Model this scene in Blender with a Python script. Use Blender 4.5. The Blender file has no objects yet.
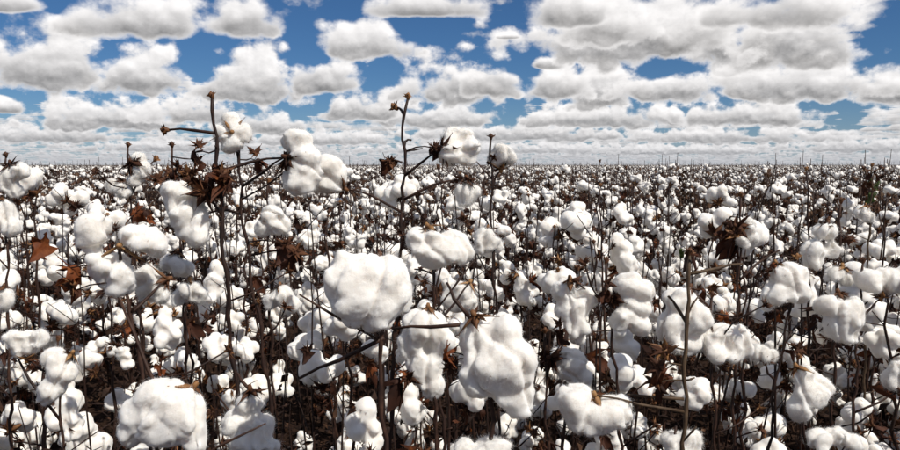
import bpy, bmesh, math, random
import numpy as np
from mathutils import Vector, Matrix, Quaternion, noise as mnoise

# ---------------------------------------------------------------- camera
scene = bpy.context.scene
COL = scene.collection
HC = 1.10                       # eye height in metres
FPX = 700.0                     # focal length in pixels of the 900 px wide picture
PITCH = math.atan(60.0 / FPX)   # horizon a little above the middle
cam_data = bpy.data.cameras.new('camera')
cam_data.sensor_width = 36.0
cam_data.lens = 36.0 * FPX / 900.0
cam_data.clip_start = 0.02
cam_data.clip_end = 20000.0
cam = bpy.data.objects.new('camera', cam_data)
cam.location = (0, 0, HC)
cam.rotation_euler = (math.pi / 2 - PITCH, 0, 0)
COL.objects.link(cam)
scene.camera = cam

# ---------------------------------------------------------------- sky with fair-weather cumulus
SUN_EL, SUN_AZ = math.radians(50), math.radians(132)   # azimuth from +Y (view direction) towards +X
world = bpy.data.worlds.new('World')
scene.world = world
world.use_nodes = True
wt = world.node_tree
wt.nodes.clear()

class NT:
    """small helper that wires shader nodes"""
    def __init__(self, tree):
        self.t = tree
    def n(self, kind, **kw):
        nd = self.t.nodes.new(kind)
        for k, v in kw.items():
            setattr(nd, k, v)
        return nd
    def put(self, sock, v):
        if isinstance(v, bpy.types.NodeSocket):
            self.t.links.new(v, sock)
        else:
            sock.default_value = v
    def m(self, op, a, b=None, c=None, clamp=False):
        nd = self.n('ShaderNodeMath', operation=op, use_clamp=clamp)
        for i, v in enumerate((a, b, c)):
            if v is not None:
                self.put(nd.inputs[i], v)
        return nd.outputs[0]
    def vm(self, op, a, b=None, s=None):
        nd = self.n('ShaderNodeVectorMath', operation=op)
        self.put(nd.inputs[0], a)
        if b is not None:
            self.put(nd.inputs[1], b)
        if s is not None:
            self.put(nd.inputs['Scale'], s)
        return nd.outputs['Value'] if op in ('LENGTH', 'DOT_PRODUCT', 'DISTANCE') else nd.outputs[0]
    def mr(self, v, a, b, c, d, smooth=False):
        nd = self.n('ShaderNodeMapRange', interpolation_type='SMOOTHSTEP' if smooth else 'LINEAR')
        for i, x in enumerate((v, a, b, c, d)):
            self.put(nd.inputs[i], x)
        return nd.outputs[0]
    def mix(self, f, a, b, blend='MIX'):
        nd = self.n('ShaderNodeMix', data_type='RGBA', blend_type=blend)
        self.put(nd.inputs[0], f)
        self.put(nd.inputs[6], a)
        self.put(nd.inputs[7], b)
        return nd.outputs[2]
    def noise(self, vec, scale, detail=2.0, rough=0.5, lac=2.0, dist=0.0):
        nd = self.n('ShaderNodeTexNoise')
        self.put(nd.inputs['Vector'], vec)
        nd.inputs['Scale'].default_value = scale
        nd.inputs['Detail'].default_value = detail
        nd.inputs['Roughness'].default_value = rough
        nd.inputs['Lacunarity'].default_value = lac
        nd.inputs['Distortion'].default_value = dist
        return nd
    def ramp(self, f, stops):
        nd = self.n('ShaderNodeValToRGB')
        e = nd.color_ramp.elements
        while len(e) < len(stops):
            e.new(0.5)
        for i, (p, c) in enumerate(stops):
            e[i].position = p
            e[i].color = (*c, 1)
        self.put(nd.inputs[0], f)
        return nd.outputs[0]

W = NT(wt)
STRENGTH = 0.10
N_LAYERS = 8
# single cumulus clouds over the field: centre and flat base (direction in picture units), half width, height
CUMULI = [
    (15, 14, 44, 24), (135, 37, 78, 44), (246, 36, 46, 40), (355, 58, 58, 36), (255, 98, 64, 50), (320, 92, 44, 40), (45, 84, 84, 62), (140, 92, 56, 48),
    (425, 19, 72, 26), (455, 101, 62, 42), (490, 95, 40, 38), (555, 97, 40, 36), (600, 103, 52, 44), (640, 60, 135, 76), (715, 66, 90, 62), (770, 30, 80, 50), (772, 64, 100, 70), (560, 28, 50, 40), (600, 45, 56, 40),
    (790, 98, 104, 38), (668, 100, 70, 32), (880, 102, 50, 34), (10, 113, 24, 17), (120, 128, 92, 32), (200, 122, 60, 26), (352, 118, 62, 28), (508, 41, 12, 6),
    (440, 126, 84, 24), (610, 126, 96, 24), (745, 124, 84, 24), (262, 132, 62, 22), (540, 70, 26, 14),
    (60, 141, 110, 17), (520, 139, 130, 17), (330, 144, 110, 14), (720, 142, 130, 16), (180, 151, 150, 12), (860, 151, 110, 13), (480, 153, 170, 10), (660, 154, 160, 10)]

tc = W.n('ShaderNodeTexCoord')
dirv = W.vm('NORMALIZE', tc.outputs['Generated'])
sep = W.n('ShaderNodeSeparateXYZ')
wt.links.new(dirv, sep.inputs[0])
dx, dy, dz = sep.outputs
dzp = W.m('MAXIMUM', dz, 0.0)
ydir = W.m('MAXIMUM', dy, 0.05)
uv = W.n('ShaderNodeCombineXYZ')
W.put(uv.inputs[0], W.m('DIVIDE', dx, ydir))
W.put(uv.inputs[1], W.m('DIVIDE', dz, ydir))
sky = W.n('ShaderNodeTexSky', sky_type='NISHITA')
sky.sun_disc = False
sky.sun_elevation = SUN_EL
sky.sun_rotation = SUN_AZ
sky.altitude = 900
sky.air_density = 1.0
sky.dust_density = 0.15
sky.ozone_density = 3.0
# deepen the clear blue as a polarised, clear afternoon shows it
skycol = W.mix(1.0, sky.outputs[0], (0.27, 0.44, 0.62, 1), 'MULTIPLY')

RE = 5300.0
flat = W.vm('MULTIPLY', dirv, (1, 1, 0))
# billows: rounded lobes whose angular size shrinks towards the horizon
lev = W.m('MULTIPLY', W.m('LOGARITHM', W.m('MAXIMUM', W.m('MULTIPLY', dzp, 4.0), 0.05), 2.0), -1.2)
lev = W.m('MAXIMUM', lev, 0.0)
lev0 = W.m('FLOOR', lev)
levf = W.m('FRACT', lev)

def billow(d):
    vals = []
    for k in (0, 1):
        lk = W.m('ADD', lev0, float(k))
        sc = W.m('MULTIPLY', W.m('POWER', 2.0 ** 0.6, lk), 9.0)
        dd = W.vm('ADD', W.vm('SCALE', d, s=sc), W.vm('SCALE', (3.13, 1.71, 2.37), s=lk))
        nz = W.noise(dd, 1.0, 5.0, 0.55, 2.1).outputs[0]
        vr = W.n('ShaderNodeTexVoronoi', feature='F1')
        W.put(vr.inputs['Vector'], dd)
        vr.inputs['Scale'].default_value = 2.2
        vals.append(W.m('MULTIPLY_ADD', vr.outputs['Distance'], -0.22, nz))
    return W.m('MULTIPLY_ADD', W.m('SUBTRACT', vals[1], vals[0]), levf, vals[0])

tilt = W.vm('MULTIPLY', dirv, (1, 1, 1.3))
b0 = billow(tilt)
step = W.m('MULTIPLY_ADD', dzp, 0.07, 0.0012)
b1 = billow(W.vm('ADD', tilt, W.vm('SCALE', (0.4, 0.0, 1.0), s=step)))
relief = W.m('SUBTRACT', b0, b1)
lump = W.m('SUBTRACT', b0, 0.385)
bb = W.m('MULTIPLY', lump, 0.78)
shade = W.mr(relief, -0.14, 0.14, -0.22, 0.20)
thick = W.mr(dzp, 0.0, 0.16, 0.03, 0.42)
lit = 1.0 / STRENGTH
# far cloud decks, and the sky all round: noise on level sheets, seen in perspective
trans = 1.0      # transmittance left
acc = 0.0        # gathered cloud light
low = W.m('MULTIPLY', W.m('EXPONENT', W.m('MULTIPLY', dzp, -24.0)), 0.13)
ahead = W.m('MULTIPLY', W.mr(dy, 0.70, 0.84, 0.0, 1.0, True), W.m('MULTIPLY', W.mr(dzp, 0.045, 0.09, 0.0, 1.0, True), W.mr(dzp, 0.26, 0.34, 1.0, 0.0, True)))
cover = W.m('ADD', W.m('MULTIPLY_ADD', ahead, -0.16, low), bb)   # nearer than the decks ahead stand the single clouds below
for i in range(N_LAYERS):
    f = i / (N_LAYERS - 1)
    h = W.m('MULTIPLY_ADD', thick, f, 1.0)
    root = W.m('SQRT', W.m('MULTIPLY_ADD', h, 2.0 / RE, W.m('MULTIPLY', dzp, dzp)))
    t = W.m('MULTIPLY', W.m('SUBTRACT', root, dzp), RE)
    pos = W.vm('ADD', W.vm('SCALE', flat, s=t), (3.7, 11.3, 1.2 + 0.5 * f))
    nz = W.noise(pos, 0.80, 1.0, 0.5, 2.3)
    thr = 0.535 + 0.12 * f ** 1.2
    dens = W.m('SUBTRACT', W.m('ADD', nz.outputs[0], cover), thr)
    a = W.mr(dens, 0.0, 0.075, 0.0, 0.66, True)
    core = W.mr(dens, 0.03, 0.26, 0.0, 0.46 * (1 - f) ** 1.3 + 0.05)
    g = W.m('SUBTRACT', 0.86 + 0.12 * f, core)
    acc = W.m('MULTIPLY_ADD', g, W.m('MULTIPLY', a, trans), acc)
    trans = W.m('MULTIPLY', trans, W.m('SUBTRACT', 1.0, a))
acc = W.m('MULTIPLY_ADD', shade, W.m('SUBTRACT', 1.0, trans), acc)
# the nearer cumulus: flat shaded base, domed and billowed sunlit top
front = W.mr(dy, 0.05, 0.3, 0.0, 1.0)
lump2 = W.m('MULTIPLY', lump, 2.9)
for (cx, by, hw, hh) in sorted(CUMULI, key=lambda c: -c[1]):
    q = W.n('ShaderNodeVectorMath', operation='MULTIPLY_ADD')
    W.put(q.inputs[0], uv.outputs[0])
    q.inputs[1].default_value = (FPX / hw, FPX / hh, 0)
    q.inputs[2].default_value = (-(cx - 450.0) / hw, -(165.0 - by + 0.12 * hh) / hh, 0)
    sp = W.n('ShaderNodeSeparateXYZ')
    wt.links.new(q.outputs[0], sp.inputs[0])
    qx, qy = sp.outputs[0], sp.outputs[1]
    yy = W.m('MAXIMUM', qy, W.m('MULTIPLY', qy, -3.4))
    r = W.m('SQRT', W.m('MULTIPLY_ADD', qx, qx, W.m('MULTIPLY', yy, yy)))
    dens = W.m('ADD', W.m('SUBTRACT', 0.92, r), lump2)
    a = W.m('MULTIPLY', W.mr(dens, -0.08, 0.32, 0.0, 0.97, True), front)
    edge = W.mr(dens, -0.02, 0.50, 0.0, 1.0, True)
    hgt = W.mr(W.m('MULTIPLY_ADD', lump, 0.5, qy), -0.12, 0.56, 0.0, 1.0, True)
    dark = W.m('MULTIPLY', edge, W.m('SUBTRACT', 1.0, hgt))
    g = W.m('ADD', W.m('MULTIPLY_ADD', dark, -0.58, 0.98), W.m('MULTIPLY', shade, 0.95))
    acc = W.m('MULTIPLY_ADD', W.m('SUBTRACT', g, acc), a, acc)
    trans = W.m('MULTIPLY', trans, W.m('SUBTRACT', 1.0, a))
acc = W.vm('SCALE', (lit, lit * 0.975, lit * 0.965), s=acc)
total = W.vm('ADD', acc, W.vm('SCALE', skycol, s=trans))
# distant cloud decks sink into pale blue-grey air at the horizon
hz = W.m('EXPONENT', W.m('MULTIPLY', dzp, -30.0))
total = W.mix(W.m('MULTIPLY', hz, 0.72), total, tuple(lit * c for c in (0.47, 0.49, 0.54)) + (1,))
bg = W.n('ShaderNodeBackground')
wt.links.new(total, bg.inputs[0])
bg.inputs[1].default_value = STRENGTH
wo = W.n('ShaderNodeOutputWorld')
wt.links.new(bg.outputs[0], wo.inputs[0])
world.cycles.sampling_method = 'NONE'

# ---------------------------------------------------------------- sun and exposure
sun_data = bpy.data.lights.new('sun', 'SUN')
sun_data.energy = 4.5
sun_data.angle = math.radians(0.53)
sun_data.color = (1.0, 0.955, 0.88)
sun = bpy.data.objects.new('sun', sun_data)
sdir = Vector((math.sin(SUN_AZ) * math.cos(SUN_EL), math.cos(SUN_AZ) * math.cos(SUN_EL), math.sin(SUN_EL)))
sun.rotation_euler = sdir.to_track_quat('Z', 'Y').to_euler()
sun.location = (4, -4, 9)
COL.objects.link(sun)
scene.view_settings.view_transform = 'Standard'
scene.view_settings.look = 'None'
scene.view_settings.exposure = 0.0
scene.view_settings.gamma = 1.0

# ---------------------------------------------------------------- materials
def mat(name):
    m = bpy.data.materials.new(name)
    m.use_nodes = True
    t = NT(m.node_tree)
    return m, t, m.node_tree.nodes['Principled BSDF']

def make_cotton(name, sss, fine):
    m, t, p = mat(name)
    tcn = t.n('ShaderNodeTexCoord').outputs['Object']
    n1 = t.noise(tcn, 30, 3, 0.6)
    n2 = t.noise(tcn, 700, 3, 0.7)
    info = t.n('ShaderNodeObjectInfo')
    base = t.mix(t.mr(n1.outputs[0], 0.35, 0.7, 0, 1), (0.82, 0.77, 0.70, 1), (0.92, 0.888, 0.84, 1))
    base = t.mix(t.m('MULTIPLY', info.outputs['Random'], 0.16), base, (0.70, 0.655, 0.58, 1))
    if fine:      # leaf trash and dust caught in the fibres
        sp = t.noise(tcn, 90, 2, 0.5)
        base = t.mix(t.mr(sp.outputs[0], 0.72, 0.78, 0, 0.65), base, (0.22, 0.11, 0.05, 1))
        du = t.noise(tcn, 24, 3, 0.6)
        base = t.mix(t.mr(du.outputs[0], 0.58, 0.75, 0, 0.35), base, (0.62, 0.52, 0.40, 1))
    t.put(p.inputs['Base Color'], base)
    p.inputs['Roughness'].default_value = 0.95
    p.inputs['Specular IOR Level'].default_value = 0.12
    p.inputs['Sheen Weight'].default_value = 0.4
    p.inputs['Sheen Roughness'].default_value = 0.6
    if sss:
        p.inputs['Subsurface Weight'].default_value = 0.6
        p.inputs['Subsurface Radius'].default_value = (0.014, 0.0125, 0.011)
        p.inputs['Subsurface Scale'].default_value = 1.0
    if fine:
        bp = t.n('ShaderNodeBump')
        bp.inputs['Strength'].default_value = 0.32
        bp.inputs['Distance'].default_value = 0.0012
        t.put(bp.inputs['Height'], t.m('ADD', n2.outputs[0], t.noise(tcn, 160, 3, 0.6, 2, 2.5).outputs[0]))
        t.put(p.inputs['Normal'], bp.outputs[0])
    return m

def make_brown(name, stops, scale, rough=0.75, rnd=0.5, bump=0.0, trans=0.0):
    m, t, p = mat(name)
    tcn = t.n('ShaderNodeTexCoord').outputs['Object']
    info = t.n('ShaderNodeObjectInfo')
    nz = t.noise(tcn, scale, 4, 0.6)
    f = t.m('ADD', t.mr(nz.outputs[0], 0.3, 0.7, 0, 1 - rnd), t.m('MULTIPLY', info.outputs['Random'], rnd))
    c = t.ramp(f, stops)
    t.put(p.inputs['Base Color'], c)
    p.inputs['Roughness'].default_value = rough
    p.inputs['Specular IOR Level'].default_value = 0.25
    if bump:
        bp = t.n('ShaderNodeBump')
        bp.inputs['Strength'].default_value = 0.6
        bp.inputs['Distance'].default_value = bump
        t.put(bp.inputs['Height'], nz.outputs[0])
        t.put(p.inputs['Normal'], bp.outputs[0])
    if trans:
        tr = t.n('ShaderNodeBsdfTranslucent')
        t.put(tr.inputs[0], c)
        mx = t.n('ShaderNodeMixShader')
        mx.inputs[0].default_value = trans
        out = m.node_tree.nodes['Material Output']
        m.node_tree.links.new(p.outputs[0], mx.inputs[1])
        m.node_tree.links.new(tr.outputs[0], mx.inputs[2])
        m.node_tree.links.new(mx.outputs[0], out.inputs[0])
    return m

M_LINT = make_cotton('cotton_lint', True, True)
M_LINT_FAR = make_cotton('cotton_lint_far', False, False)
def make_fibre():
    m, t, p = mat('cotton_fibre')
    p.inputs['Base Color'].default_value = (0.90, 0.88, 0.85, 1)
    p.inputs['Roughness'].default_value = 0.9
    tr = t.n('ShaderNodeBsdfTranslucent')
    tr.inputs[0].default_value = (0.92, 0.91, 0.88, 1)
    mx = t.n('ShaderNodeMixShader')
    mx.inputs[0].default_value = 0.5
    lk = m.node_tree.links
    lk.new(p.outputs[0], mx.inputs[1]); lk.new(tr.outputs[0], mx.inputs[2])
    lk.new(mx.outputs[0], m.node_tree.nodes['Material Output'].inputs[0])
    return m
M_FIBRE = make_fibre()
M_STEM = make_brown('dry_stem', [(0.0, (0.010, 0.005, 0.0035)), (0.5, (0.026, 0.0115, 0.0075)), (1.0, (0.07, 0.033, 0.020))], 60, 0.6, 0.35, 0.0008)
M_STEM_TAN = make_brown('weathered_stem', [(0.0, (0.035, 0.021, 0.012)), (0.5, (0.075, 0.046, 0.026)), (1.0, (0.15, 0.10, 0.058))], 70, 0.65, 0.2, 0.0008)
M_BUR = make_brown('dry_bur', [(0.0, (0.035, 0.014, 0.008)), (0.45, (0.11, 0.045, 0.018)), (0.8, (0.25, 0.12, 0.045)), (1.0, (0.42, 0.25, 0.11))], 45, 0.6, 0.6, 0.0008)
M_TAN = make_brown('tan_bur', [(0.0, (0.10, 0.045, 0.016)), (0.5, (0.24, 0.12, 0.045)), (1.0, (0.42, 0.25, 0.11))], 60, 0.6, 0.3, 0.0008)
M_BRACT = make_brown('dry_bract', [(0.0, (0.022, 0.009, 0.006)), (0.6, (0.08, 0.031, 0.015)), (1.0, (0.18, 0.075, 0.032))], 60, 0.8, 0.4, 0.0, 0.15)
M_LEAF = make_brown('dry_leaf', [(0.0, (0.014, 0.006, 0.004)), (0.55, (0.048, 0.016, 0.008)), (0.88, (0.11, 0.034, 0.013)), (1.0, (0.26, 0.075, 0.018))], 40, 0.7, 0.55, 0.0, 0.22)
M_RUST = make_brown('rust_leaf', [(0.0, (0.085, 0.024, 0.009)), (0.5, (0.19, 0.052, 0.016)), (1.0, (0.32, 0.10, 0.028))], 55, 0.65, 0.2, 0.0, 0.3)
M_GREEN = make_brown('green_leaf', [(0.0, (0.030, 0.040, 0.012)), (0.5, (0.055, 0.080, 0.020)), (1.0, (0.10, 0.13, 0.035))], 40, 0.6, 0.3, 0.0, 0.25)
M_LITTER = make_brown('leaf_litter', [(0.0, (0.008, 0.004, 0.003)), (0.45, (0.024, 0.011, 0.0065)), (0.75, (0.056, 0.026, 0.014)), (1.0, (0.14, 0.075, 0.04))], 9, 0.85, 0.0)

def make_soil():
    m, t, p = mat('red_brown_soil')
    pos = t.n('ShaderNodeNewGeometry').outputs['Position']
    a = t.noise(pos, 1.3, 5, 0.6)
    b = t.noise(pos, 34, 4, 0.65)
    c = t.ramp(t.m('ADD', t.m('MULTIPLY', a.outputs[0], 0.5), t.m('MULTIPLY', b.outputs[0], 0.5)),
               [(0.3, (0.012, 0.006, 0.004)), (0.52, (0.030, 0.016, 0.010)), (0.72, (0.062, 0.035, 0.022))])
    t.put(p.inputs['Base Color'], c)
    p.inputs['Roughness'].default_value = 0.95
    p.inputs['Specular IOR Level'].default_value = 0.1
    bp = t.n('ShaderNodeBump')
    bp.inputs['Strength'].default_value = 0.9
    bp.inputs['Distance'].default_value = 0.02
    t.put(bp.inputs['Height'], b.outputs[0])
    t.put(p.inputs['Normal'], bp.outputs[0])
    return m
M_SOIL = make_soil()

# ---------------------------------------------------------------- mesh helpers
class MB:
    """collects shapes into one mesh"""
    def __init__(self):
        self.v, self.f, self.m = [], [], []
    def add(self, vs, fs, mi=0):
        o = len(self.v)
        self.v += [tuple(p) for p in vs]
        self.f += [tuple(i + o for i in f) for f in fs]
        self.m += [mi] * len(fs)
    def tube(self, pts, rad, sides=6, mi=0):
        pts = [Vector(p) for p in pts]
        n = len(pts)
        vs, fs = [], []
        ref = Vector((0.31, 0.94, 0.12))
        for i, p in enumerate(pts):
            d = (pts[min(i + 1, n - 1)] - pts[max(i - 1, 0)]).normalized()
            s = d.cross(ref)
            if s.length < 1e-3:
                s = d.cross(Vector((1, 0, 0)))
            s.normalize()
            q = d.cross(s)
            r = rad[i] if isinstance(rad, (list, tuple)) else rad
            for k in range(sides):
                a = 2 * math.pi * k / sides
                vs.append(p + s * (math.cos(a) * r) + q * (math.sin(a) * r))
        for i in range(n - 1):
            for k in range(sides):
                k2 = (k + 1) % sides
                fs.append((i * sides + k, i * sides + k2, (i + 1) * sides + k2, (i + 1) * sides + k))
        fs.append(tuple(range(sides - 1, -1, -1)))
        fs.append(tuple((n - 1) * sides + k for k in range(sides)))
        self.add(vs, fs, mi)
    def merge(self, other, mtx=None, mi_map=None):
        vs = [mtx @ Vector(p) for p in other.v] if mtx is not None else other.v
        o = len(self.v)
        self.v += [tuple(p) for p in vs]
        self.f += [tuple(i + o for i in f) for f in other.f]
        self.m += [mi_map[i] if mi_map else i for i in other.m]
    def build(self, name, mats, smooth=True):
        me = bpy.data.meshes.new(name)
        me.from_pydata(self.v, [], self.f)
        for x in mats:
            me.materials.append(x)
        me.polygons.foreach_set('material_index', self.m)
        me.polygons.foreach_set('use_smooth', [smooth] * len(self.f))
        me.update()
        return me

def ico(sub):
    bm = bmesh.new()
    bmesh.ops.create_icosphere(bm, subdivisions=sub, radius=1.0)
    vs = np.array([v.co[:] for v in bm.verts])
    bm.verts.index_update()
    fs = [tuple(v.index for v in f.verts) for f in bm.faces]
    bm.free()
    return vs, fs
ICO1, ICO2, ICO3 = ico(1), ico(2), ico(3)

def wav(co, freq, seed):
    """cheap smooth noise: a sum of waves in random directions"""
    rg = np.random.default_rng(seed * 7 + 1)
    out = np.zeros(len(co))
    for _ in range(14):
        k = rg.normal(size=3)
        k = k / np.linalg.norm(k) * freq * rg.uniform(0.7, 1.4) * 2.2
        out += np.sin(co @ k + rg.uniform(0, 6.28))
    return out / 14 ** 0.5

def lump_mesh(lobes, voxel, seed, name, amp=1.0, fibres=0, mats=(None,), seam=None):
    """soft cotton: ellipsoid locks (centre, radii) fused into one surface, dimpled, with loose fibres"""
    vs, fs, o = [], [], 0
    bv, bf = ICO3
    for c, r in lobes:
        vs.append(bv * np.array(r) + np.array(c))
        fs += [tuple(i + o for i in f) for f in bf]
        o += len(bv)
    me = bpy.data.meshes.new('tmp')
    me.from_pydata(np.concatenate(vs).tolist(), [], fs)
    ob = bpy.data.objects.new('tmp', me)
    COL.objects.link(ob)
    md = ob.modifiers.new('r', 'REMESH')
    md.mode = 'VOXEL'
    md.voxel_size = voxel
    sm = ob.modifiers.new('s', 'SMOOTH')
    sm.iterations = 2
    sm.factor = 0.5
    dg = bpy.context.evaluated_depsgraph_get()
    res = bpy.data.meshes.new_from_object(ob.evaluated_get(dg))
    bpy.data.objects.remove(ob)
    bpy.data.meshes.remove(me)
    n = len(res.vertices)
    co = np.empty(n * 3); res.vertices.foreach_get('co', co); co = co.reshape(-1, 3)
    no = np.empty(n * 3); res.vertices.foreach_get('normal', no); no = no.reshape(-1, 3)
    d = (wav(co, 42, seed) * 0.0022 + wav(co, 95, seed + 1) * 0.0014 - np.abs(wav(co, 62, seed + 2)) * 0.0016
         + (wav(co, 330, seed + 3) * 0.0004 if voxel < 0.006 else 0.0))
    if seam is not None:      # creases between the locks, running out from the husk at the origin
        ax, nl, dep = seam
        ax = np.array(ax) / np.linalg.norm(ax)
        e1 = np.cross(ax, (0.3, 0.8, 0.5)); e1 /= np.linalg.norm(e1)
        e2 = np.cross(ax, e1)
        th = np.arctan2(co @ e2, co @ e1) + 0.12 * wav(co, 30, seed + 9) + seed
        cell = np.abs(((th * nl / (2 * math.pi)) % 1.0) - 0.5) * 2 * math.pi / nl
        rad_ = np.sqrt((co @ e1) ** 2 + (co @ e2) ** 2)
        d = d - dep * np.exp(-(cell * rad_ / 0.0036) ** 2) * np.clip(rad_ / 0.012, 0, 1)
    co2 = co + no * (d * amp)[:, None]
    res.vertices.foreach_set('co', co2.ravel())
    res.name = name
    res.update()
    if fibres:
        rg = np.random.default_rng(seed)
        idx = rg.integers(0, n, fibres)
        p, nn = co2[idx], no[idx]
        td = rg.normal(size=(fibres, 3))
        td -= nn * (td * nn).sum(1)[:, None]
        td /= np.linalg.norm(td, axis=1)[:, None] + 1e-9
        L = (rg.uniform(0.003, 0.007, fibres) * rg.choice([0.7, 1.0, 2.0], fibres, p=[.5, .41, .09]))[:, None]
        b = np.cross(nn, td) * 0.00007
        p0 = p - nn * 0.0006
        p1 = p + nn * L * 0.26 + td * L * 0.45
        p2 = p + nn * L * rg.uniform(0.05, 0.5, fibres)[:, None] + td * L
        nv = np.stack([p0 - b, p0 + b, p1 + b, p1 - b, p2], 1).reshape(-1, 3)
        V = co2.tolist() + nv.tolist()
        F = [tuple(q.vertices) for q in res.polygons]
        for k in range(n, n + 5 * fibres, 5):
            F.append((k, k + 1, k + 2, k + 3))
            F.append((k + 3, k + 2, k + 4))
        bpy.data.meshes.remove(res)
        res = bpy.data.meshes.new(name)
        res.from_pydata(V, [], F)
        res.update()
        nf = len(F) - 2 * fibres
    res.polygons.foreach_set('use_smooth', [True] * len(res.polygons))
    res.materials.clear()
    for x in mats:
        res.materials.append(x)
    if fibres:
        res.materials.append(M_FIBRE)
        res.polygons.foreach_set('material_index', [0] * nf + [1] * (2 * fibres))
    return res

def carpel(mb, az, rng, L, W_, open_, mi=0, segs=5):
    """one pointed, cupped husk valve of an opened bur; axis +Z"""
    ca, sa = math.cos(az), math.sin(az)
    vs, fs = [], []
    for i in range(segs + 1):
        u_ = i / segs
        r = L * (0.10 + open_ * math.sin(u_ * 1.35))
        z = L * (0.02 + 0.75 * u_ ** 1.25 - 0.22 * open_ * u_ ** 3)
        r += L * 0.30 * max(0, u_ - 0.72)
        w = W_ * (math.sin(min(1, u_ * 1.15 + 0.18) * math.pi) ** 0.8) * (1 - u_ ** 3) + 0.0004
        cup = w * 0.45
        tx = rng.uniform(-1, 1) * 0.0012 * u_
        for (sx_, dr) in ((-1, cup), (0, 0.0), (1, cup), (0, -0.0012)):
            X, Y = r - dr + (0.0 if sx_ else 0.0), sx_ * w + tx
            vs.append((ca * X - sa * Y, sa * X + ca * Y, z))
    for i in range(segs):
        a, b = i * 4, i * 4 + 4
        for k in range(4):
            k2 = (k + 1) % 4
            fs.append((a + k, a + k2, b + k2, b + k))
    mb.add(vs, fs, mi)

def bract(mb, az, rng, L, mi=1, up=0.4):
    """ragged dried bract: a few long crooked teeth on a base"""
    for k in range(rng.randint(4, 6)):
        a = az + rng.uniform(-0.55, 0.55)
        l = L * rng.uniform(0.55, 1.1)
        e = up + rng.uniform(-0.5, 0.4)
        d1 = Vector((math.cos(a) * math.cos(e), math.sin(a) * math.cos(e), math.sin(e)))
        s = Vector((-math.sin(a), math.cos(a), 0)) * (l * rng.uniform(0.07, 0.16))
        bend = Vector((rng.uniform(-1, 1), rng.uniform(-1, 1), rng.uniform(-1, 0.6))) * l * 0.3
        p1 = d1 * l * 0.5 + bend * 0.15
        p2 = d1 * l + bend
        o = Vector((0, 0, 0.001))
        nrm = d1.cross(s).normalized() * 0.0009
        mb.add([o - s * 0.4, o + s * 0.4, p1 + s + nrm, p1 - s - nrm, p1 + nrm * 3, p2],
               [(0, 1, 4), (1, 2, 4), (3, 0, 4), (2, 5, 4), (5, 3, 4)], mi)

def bur_mb(seed, n=5, L=0.036, bracts=3, open_=0.62, segs=5, wide=1.0):
    rng = random.Random(seed)
    mb = MB()
    a0 = rng.uniform(0, 6)
    for k in range(n):
        carpel(mb, a0 + 2 * math.pi * k / n + rng.uniform(-.12, .12), rng, L * rng.uniform(0.85, 1.15), L * rng.uniform(0.20, 0.27) * wide, open_ * rng.uniform(0.85, 1.2), 0, segs)
    for k in range(bracts):
        bract(mb, a0 + 2.1 * k + rng.uniform(-.4, .4), rng, L * rng.uniform(0.7, 1.05))
    mb.tube([(0, 0, -0.006), (0, 0, 0.003)], [0.0022, 0.005], 6, 0)
    return mb

BURS = [bur_mb(s, 4 + s % 2, 0.034 + 0.002 * (s % 3), 2 + s % 3).build('bur', [M_BUR, M_BRACT]) for s in range(8)]
BURS_DARK = [bur_mb(50 + s, 5, 0.030, 6, 0.7).build('bur', [M_BRACT, M_BRACT]) for s in range(3)]
EMPTY = [bur_mb(90 + s, 4 + s % 2, 0.019, 6, 0.9).build('empty_bur', [M_BUR if s % 2 else M_BRACT, M_BRACT]) for s in range(5)]
BURS_TAN = [bur_mb(70 + s, 3 + 2 * s, 0.036 - .004 * s, 0, 0.85, 6, 0.22 + .14 * s).build('bur', [M_TAN, M_BRACT]) for s in range(2)]
BURS_HERO = [bur_mb(80 + s, 4, 0.022, 2, 0.8).build('bur', [M_TAN if s == 1 else M_BUR, M_BRACT]) for s in range(4)]

def leaf_mb(seed, R=0.026, rings=4, segs=16):
    """crumpled, lobed dead leaf hanging from its stalk at the origin"""
    rng = random.Random(seed)
    mb = MB()
    lob = rng.choice((3, 3, 5))
    curl = rng.uniform(0.6, 1.7)
    off = Vector((seed * 3.1, seed * 1.3, 0))
    vs, fs = [(0, 0, 0)], []
    for j in range(1, rings + 1):
        for k in range(segs):
            a = -2.5 + 5.0 * k / (segs - 1)
            rr = R * j / rings * (0.55 + 0.45 * abs(math.cos(a * lob / 3.2))) * rng.uniform(0.6, 1.15)
            x, y = rr * math.cos(a), rr * math.sin(a)
            cr = mnoise.noise_vector(Vector((x, y, 0)) * 60 + off) * 0.75 * rr + mnoise.noise_vector(Vector((x, y, 3)) * 160 + off) * 0.3 * rr
            bendz = -curl * rr * rr / R
            sidez = 0.7 * abs(y) * math.sin(curl * 2)
            vs.append((x * 0.85 + cr.x, y * (1 - 0.25 * curl * j / rings) + cr.y, bendz + sidez + cr.z))
    for k in range(segs - 1):
        fs.append((0, 1 + k, 2 + k))
    for j in range(rings - 1):
        for k in range(segs - 1):
            a = 1 + j * segs + k
            fs.append((a, a + segs, a + segs + 1, a + 1))
    mb.add(vs, fs, 0)
    mb.tube([(-0.02, 0, 0.008), (-0.008, 0, 0.004), (0.004, 0, 0.0)], [0.0009, 0.0008, 0.0006], 4, 0)
    return mb
LEAF_MB = [leaf_mb(s, 0.022 + 0.004 * (s % 4)) for s in range(10)]
LEAVES = [m.build('dry_leaf', [M_LEAF]) for m in LEAF_MB]
RUSTS = [m.build('dry_leaf', [M_RUST]) for m in LEAF_MB[:3]]
GREENS = [m.build('leaf', [M_GREEN]) for m in LEAF_MB[3:6]]

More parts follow.
